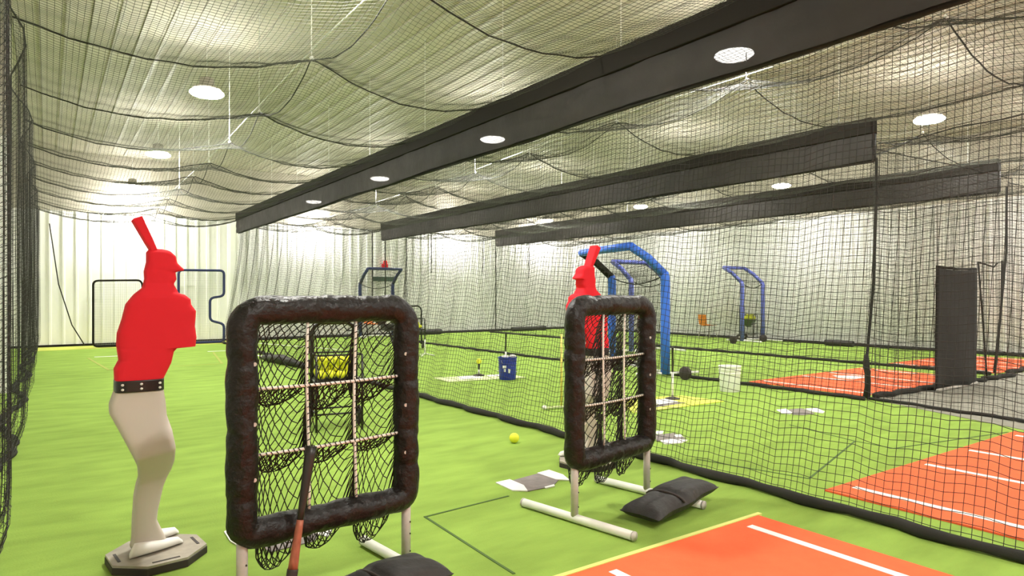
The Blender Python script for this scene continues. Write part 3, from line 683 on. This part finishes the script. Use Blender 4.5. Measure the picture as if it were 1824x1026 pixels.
# flat-framed screens leaning at the back wall
def hoop_screen(pts, label, y, m, r=0.035):
    t = thing('pitching_screen', label, 'screen', (0, 0, 0), group='pitching screens at the back wall')
    # rounded outline
    P = [Vector((p[0], 0, p[1])) for p in pts]; path = []; n = len(P)
    for i in range(n):
        a, b, c = P[i-1], P[i], P[(i+1) % n]; rr = min(0.12, (a-b).length*0.4, (c-b).length*0.4)
        p1 = b+(a-b).normalized()*rr; p2 = b+(c-b).normalized()*rr
        for q in np.linspace(0, 1, 5): path.append(tuple((p1*(1-q)**2+b*2*q*(1-q)+p2*q*q)+Vector((0, y, 0))))
    MB().tube(path, r, 10, closed=True).build('frame', m, t, True)
    xs = [p[0] for p in pts]; zsx = [p[1] for p in pts]
    def inside(x, z):
        c = False; j = n-1
        for i in range(n):
            xi, zi = pts[i]; xj, zj = pts[j]
            if (zi > z) != (zj > z) and x < (xj-xi)*(z-zi)/(zj-zi)+xi: c = not c
            j = i
        return c
    seg = []
    for x in np.arange(min(xs), max(xs), 0.045):
        for z in np.arange(min(zsx), max(zsx), 0.09):
            if inside(x, z) and inside(x, z+0.09): seg.append(((x, y, z), (x, y, z+0.09)))
    for z in np.arange(min(zsx), max(zsx), 0.045):
        for x in np.arange(min(xs), max(xs), 0.09):
            if inside(x, z) and inside(x+0.09, z): seg.append(((x, y, z), (x+0.09, y, z)))
    V, Q = strands(np.array(seg), 0.003, (0.1, 1, 0.1)); np_mesh('netting', V, Q, M['clearnet'], t, 'stuff')
    return t
YS = 20.9
def XB(u, Y): a = (u-912)/FPX; return Y*(math.sin(YAW)+a*math.cos(YAW))/(math.cos(YAW)-a*math.sin(YAW))
def ZB(u, v, Y): a = (u-912)/FPX; z = Y/(math.cos(YAW)-a*math.sin(YAW)); return HCAM-(v-HOR)*z/FPX
def q(u, v): return (XB(u, YS), ZB(u, v, YS) if v < 600 else 0.035)
hoop_screen([q(166, 611), q(166, 500), q(252, 499), q(262, 560), q(262, 611)], 'low black-framed square screen behind the red batter at the back wall', YS, M['track'], 0.028)
hoop_screen([q(318, 608), q(318, 481), q(399, 482), q(399, 527), q(374, 531), q(374, 571), q(399, 577), q(399, 608)], 'tall black-framed screen with a notched side at the back wall', YS, M['navy'], 0.036)

# ---------------------------------------------------------------- ball carts
def cart(loc, rz, label, hopper, nballs, s=1.0, seed=0):
    R = random.Random(seed)
    t = thing('ball_cart', label, 'ball cart', loc, rz, group='ball carts')
    w, dpt = 0.23, 0.22
    MB().tube([(-w, 0.2, 0.12), (-w, 0.2, 1.02), (-w+0.03, 0.2, 1.08), (-w+0.09, 0.2, 1.12), (w-0.09, 0.2, 1.12), (w-0.03, 0.2, 1.08), (w, 0.2, 1.02), (w, 0.2, 0.12)], 0.022, 8).build('handle_hoop', M['blackm'], t, True)
    for sx in (-1, 1):
        MB().tube([(sx*w, -0.2, 0.02), (sx*w, -0.2, 0.80)], 0.012, 7).build('front_leg', M['blackm'], t, True)
        wh = MB().lathe([(0, -0.02), (0.06, -0.02), (0.10, -0.018), (0.105, 0), (0.10, 0.018), (0.06, 0.02), (0, 0.02)], (sx*(w+0.035), 0.2, 0.105), 20, 'x').build('wheel', M['rubber'], t, 'auto')
        MB().lathe([(0, -0.026), (0.03, -0.024), (0.03, 0.024), (0, 0.026)], (sx*(w+0.035), 0.2, 0.105), 12, 'x').build('hub', M['post'], wh)
    for z in (0.20, 0.52, 0.80):
        MB().tube([(-w, -0.2, z), (w, -0.2, z), (w, 0.2, z), (-w, 0.2, z), (-w, -0.2, z)], 0.010, 6).build('rail', M['blackm'], t, True)
    if hopper: MB().add([(-w, -0.2, 0.66), (w, -0.2, 0.66), (w, 0.2, 0.66), (-w, 0.2, 0.66), (-.05, -.05, 0.42), (.05, -.05, 0.42), (.05, .05, 0.42), (-.05, .05, 0.42)], [(0, 1, 5, 4), (1, 2, 6, 5), (2, 3, 7, 6), (3, 0, 4, 7), (4, 5, 6, 7)]).build('hopper', M['green_hop'], t)
    else: 
        MB().box((0, 0, 0.535), (2*w, 0.4, 0.012)).build('tray', M['blackm'], t)
        b = MB()
        for i in range(9):
            xx = -w+2*w*i/8
            for yy in (-0.2, 0.2): b.tube([(xx, yy, 0.52), (xx, yy, 0.80)], 0.003, 4)
        b.build('basket_wire', M['blackm'], t, kind='stuff')
    zb = 0.60 if not hopper else 0.71
    cr, sr = math.cos(rz), math.sin(rz); n = 0; lay = 0
    while n < nballs and lay < 4:
        st = 0.0475*(lay % 2)
        for yy in np.arange(-0.145+st, 0.15-st*0.5, 0.097):
            for xx in np.arange(-0.175+st, 0.18-st*0.5, 0.097):
                if n >= nballs: break
                xj, yj = xx+R.uniform(-.001, .001), yy+R.uniform(-.001, .001)
                ball((loc[0]+xj*cr-yj*sr, loc[1]+xj*sr+yj*cr, zb+lay*0.070), 'yellow softball heaped in the '+('green hopper of the cart by the side wall' if hopper else 'black cart basket, '+seedname[seed]), 'softballs in the carts '+str(seed)); n += 1
        lay += 1
    return t
seedname = {1: 'seen through the large pitching target', 2: 'far down by the back wall', 3: ''}
cart((2.50, 6.78, 0), math.radians(-12), 'black tube ball cart full of yellow balls right behind the large pitching target', False, 34, seed=1)
x, y = F(738, 622); cart((x, y, 0), math.radians(-15), 'black ball cart half hidden past the corner of the large target', False, 22, seed=2)
cart((17.8, 12.60, 0), math.radians(20), 'ball cart with green hopper behind the faded blue screen by the side wall', True, 20, seed=3)

# ---------------------------------------------------------------- chairs, machine, box, sheet, pads
def chair(loc, rz, label):
    t = thing('plastic_chair', label, 'chair', loc, rz, group='orange plastic chairs')
    V = []; n = 9; prof = [(-0.21, 0.43), (-0.1, 0.425), (0.05, 0.42), (0.15, 0.43), (0.19, 0.50), (0.22, 0.62), (0.25, 0.78)]
    b = MB()
    for lo, hi in (((0, 4)), ((3, 7))): pass
    def shell(pf, nm):
        V = []
        for off in (0, 0.012):
            for (yy, zz) in pf:
                for i in range(n): 
                    u = i/(n-1)*2-1; V.append((u*0.22, yy-0.03*u*u*(zz > 0.5)+off*(zz > 0.5), zz+0.02*u*u*(zz < 0.5)-off*(zz < 0.5)))
        L = len(pf); Q = []
        for i in range(L-1):
            for j in range(n-1): Q.append((i*n+j, i*n+j+1, (i+1)*n+j+1, (i+1)*n+j)); k = L*n; Q.append((k+i*n+j, k+(i+1)*n+j, k+(i+1)*n+j+1, k+i*n+j+1))
        MB().add(V, Q).build(nm, M['orange'], t, True)
    shell(prof[:4], 'seat'); shell(prof[3:], 'backrest')
    for sx in (-1, 1):
        for sy, top in ((-1, -0.15), (1, 0.13)):
            MB().tube([(sx*0.16, top, 0.42), (sx*0.21, sy*0.22, 0.0)], 0.010, 6).build('leg', M['post'], t, True)
    return t
chair((9.0, 21.05, 0), math.radians(25), 'orange plastic chair at the back wall, seen through the large pitching target')
chair((17.55, 13.95, 0), math.radians(73), 'orange plastic chair with metal legs beside the faded blue screen')

x, y = F(692, 628)
t = thing('pitching_machine', 'black two-wheel pitching machine on legs behind the large pitching target', 'pitching machine', (x, y, 0))
for k in range(3):
    a = math.radians(30+120*k); MB().tube([(0, 0, 0.55), (0.42*math.cos(a), 0.42*math.sin(a), 0.0)], 0.018, 7).build('leg', M['blackm'], t, True)
MB().box((0, 0, 0.62), (0.30, 0.34, 0.16)).build('motor_housing', M['blackm'], t, bevel=0.02)
for sx in (-1, 1): MB().lathe([(0, -0.05), (0.13, -0.05), (0.17, -0.035), (0.17, 0.035), (0.13, 0.05), (0, 0.05)], (sx*0.20, 0, 0.86), 22, 'y').build('throwing_wheel', M['rubber'], t, 'auto')
MB().tube([(0, 0.35, 1.02), (0, -0.1, 0.90)], 0.05, 10).build('feed_chute', M['blackm'], t, True)
x, y = 4.1+0.85, 20.6
t = thing('black_box', 'black box with a small white label standing at the end of the first lane', 'box', (x, y, 0), -0.3)
MB().box((0, 0, 0.2), (0.40, 0.30, 0.40)).build('body', M['blackm'], t, bevel=0.01)
MB().box((0.06, -0.152, 0.20), (0.10, 0.006, 0.10)).build('white_label', M['white'], t)
a, b = (3.82, 14.75), (4.02, 12.6)
t = tag(MB().tube([(a[0], a[1], 0.07), ((a[0]+b[0])/2, (a[1]+b[1])/2+0.05, 0.11), (b[0], b[1], 0.05)], [0.06, 0.10, 0.04], 10).build('rolled_net', M['bag'], None, True), 'dark rolled bundle on the turf behind the large target', 'bundle')

# tall black sheet hung on the end net
t = thing('black_sheet', 'tall black backstop sheet hanging by the third lane entrance', 'backstop sheet', (0, 0, 0))
V = []; nx, nz = 16, 20
for off in (0, 0.02):
    for i in range(nx+1):
        for j in range(nz+1):
            u = i/nx; z = j/nz; V.append((10.62+1.38*u-0.05*(1-z)*(1-2*u)*0.3, 4.33+0.012*u+off+0.02*math.sin(u*7+z*3)*(1-z)+0.012*math.sin(u*3+1), 0.03+1.79*z-0.03*math.sin(math.pi*u)*z))
n = nz+1; k = (nx+1)*n; Q = []
for i in range(nx):
    for j in range(nz): Q.append((i*n+j, (i+1)*n+j, (i+1)*n+j+1, i*n+j+1)); Q.append((k+i*n+j, k+i*n+j+1, k+(i+1)*n+j+1, k+(i+1)*n+j))
for i in range(nx): Q.append((i*n, k+i*n, k+(i+1)*n, (i+1)*n)); Q.append((i*n+nz, (i+1)*n+nz, k+(i+1)*n+nz, k+i*n+nz))
for j in range(nz): Q.append((j, j+1, k+j+1, k+j)); Q.append((nx*n+j, k+nx*n+j, k+nx*n+j+1, nx*n+j+1))
MB().add(V, Q).build('sheet', M['banner'], t, True)
MB().tube([(10.60, 4.34, 1.83), (11.3, 4.35, 1.81), (12.02, 4.36, 1.83)], 0.018, 8).build('top_hem', M['track'], t, True)
MB().tube([(10.60, 4.33, 0.03), (12.02, 4.35, 0.03)], 0.024, 8).build('bottom_bar', M['post'], t, True)

def pad(u0, u1, v, h, Y, label, X=None):
    if X is None: xa, xb = XB(u0, Y), XB(u1, Y); pts = [(xa, Y), (xb, Y)]
    else:
        f = lambda u: X*(math.cos(YAW)-(u-912)/FPX*math.sin(YAW))/(math.sin(YAW)+(u-912)/FPX*math.cos(YAW)); pts = [(X, f(u0)), (X, f(u1))]
    L = math.dist(*pts); t = thing('rolled_mat', label, 'mat roll', ((pts[0][0]+pts[1][0])/2, (pts[0][1]+pts[1][1])/2, 0), math.atan2(pts[1][1]-pts[0][1], pts[1][0]-pts[0][0]), 'rolled black mats by the walls')
    MB().lathe([(0, -L/2), (h*0.45, -L/2), (h*0.5, -L/2+0.03), (h*0.5, L/2-0.03), (h*0.45, L/2), (0, L/2)], (0, 0, h/2), 14, 'x').build('roll', M['bag'], t, 'auto')
    for q in (-0.3, 0.3): MB().lathe([(h*0.5, q*L-0.02), (h*0.52, q*L-0.02), (h*0.52, q*L+0.02), (h*0.5, q*L+0.02)], (0, 0, h/2), 14, 'x').build('tie_strap', M['rubber'], t)
pad(742, 786, 595, 0.20, 21.0, 'rolled black mat at the back wall just past the corner of the large target')
pad(912, 972, 589, 0.17, 21.0, 'long rolled black mat at the back wall beyond the blue bucket')
pad(1470, 1520, 614, 0.17, 0, 'rolled black mat at the foot of the side wall beyond the red mat', X=17.9)

# wall fittings at the back
y = 21.84
x = XB(685, y); z = ZB(685, 472, y)
t = thing('alarm_beacon', 'small red beacon high on the back wall above the navy screen', 'alarm', (x, y-0.06, z))
MB().box((0, 0.04, -0.03), (0.22, 0.06, 0.14)).build('backing', M['red'], t, bevel=0.01)
MB().ball((0, 0, 0.08), 0.08, 12, (1, 0.8, 1.1)).build('dome', M['red'], t, True)
xa, xb = XB(662, y), XB(702, y); z = ZB(682, 497, y)
tag(MB().box(((xa+xb)/2, y-0.04, z), (xb-xa, 0.04, 0.16)).build('wall_sign', M['sign_green'], bevel=0.005), 'narrow dark green board on the back wall inside the navy screen outline', 'sign')
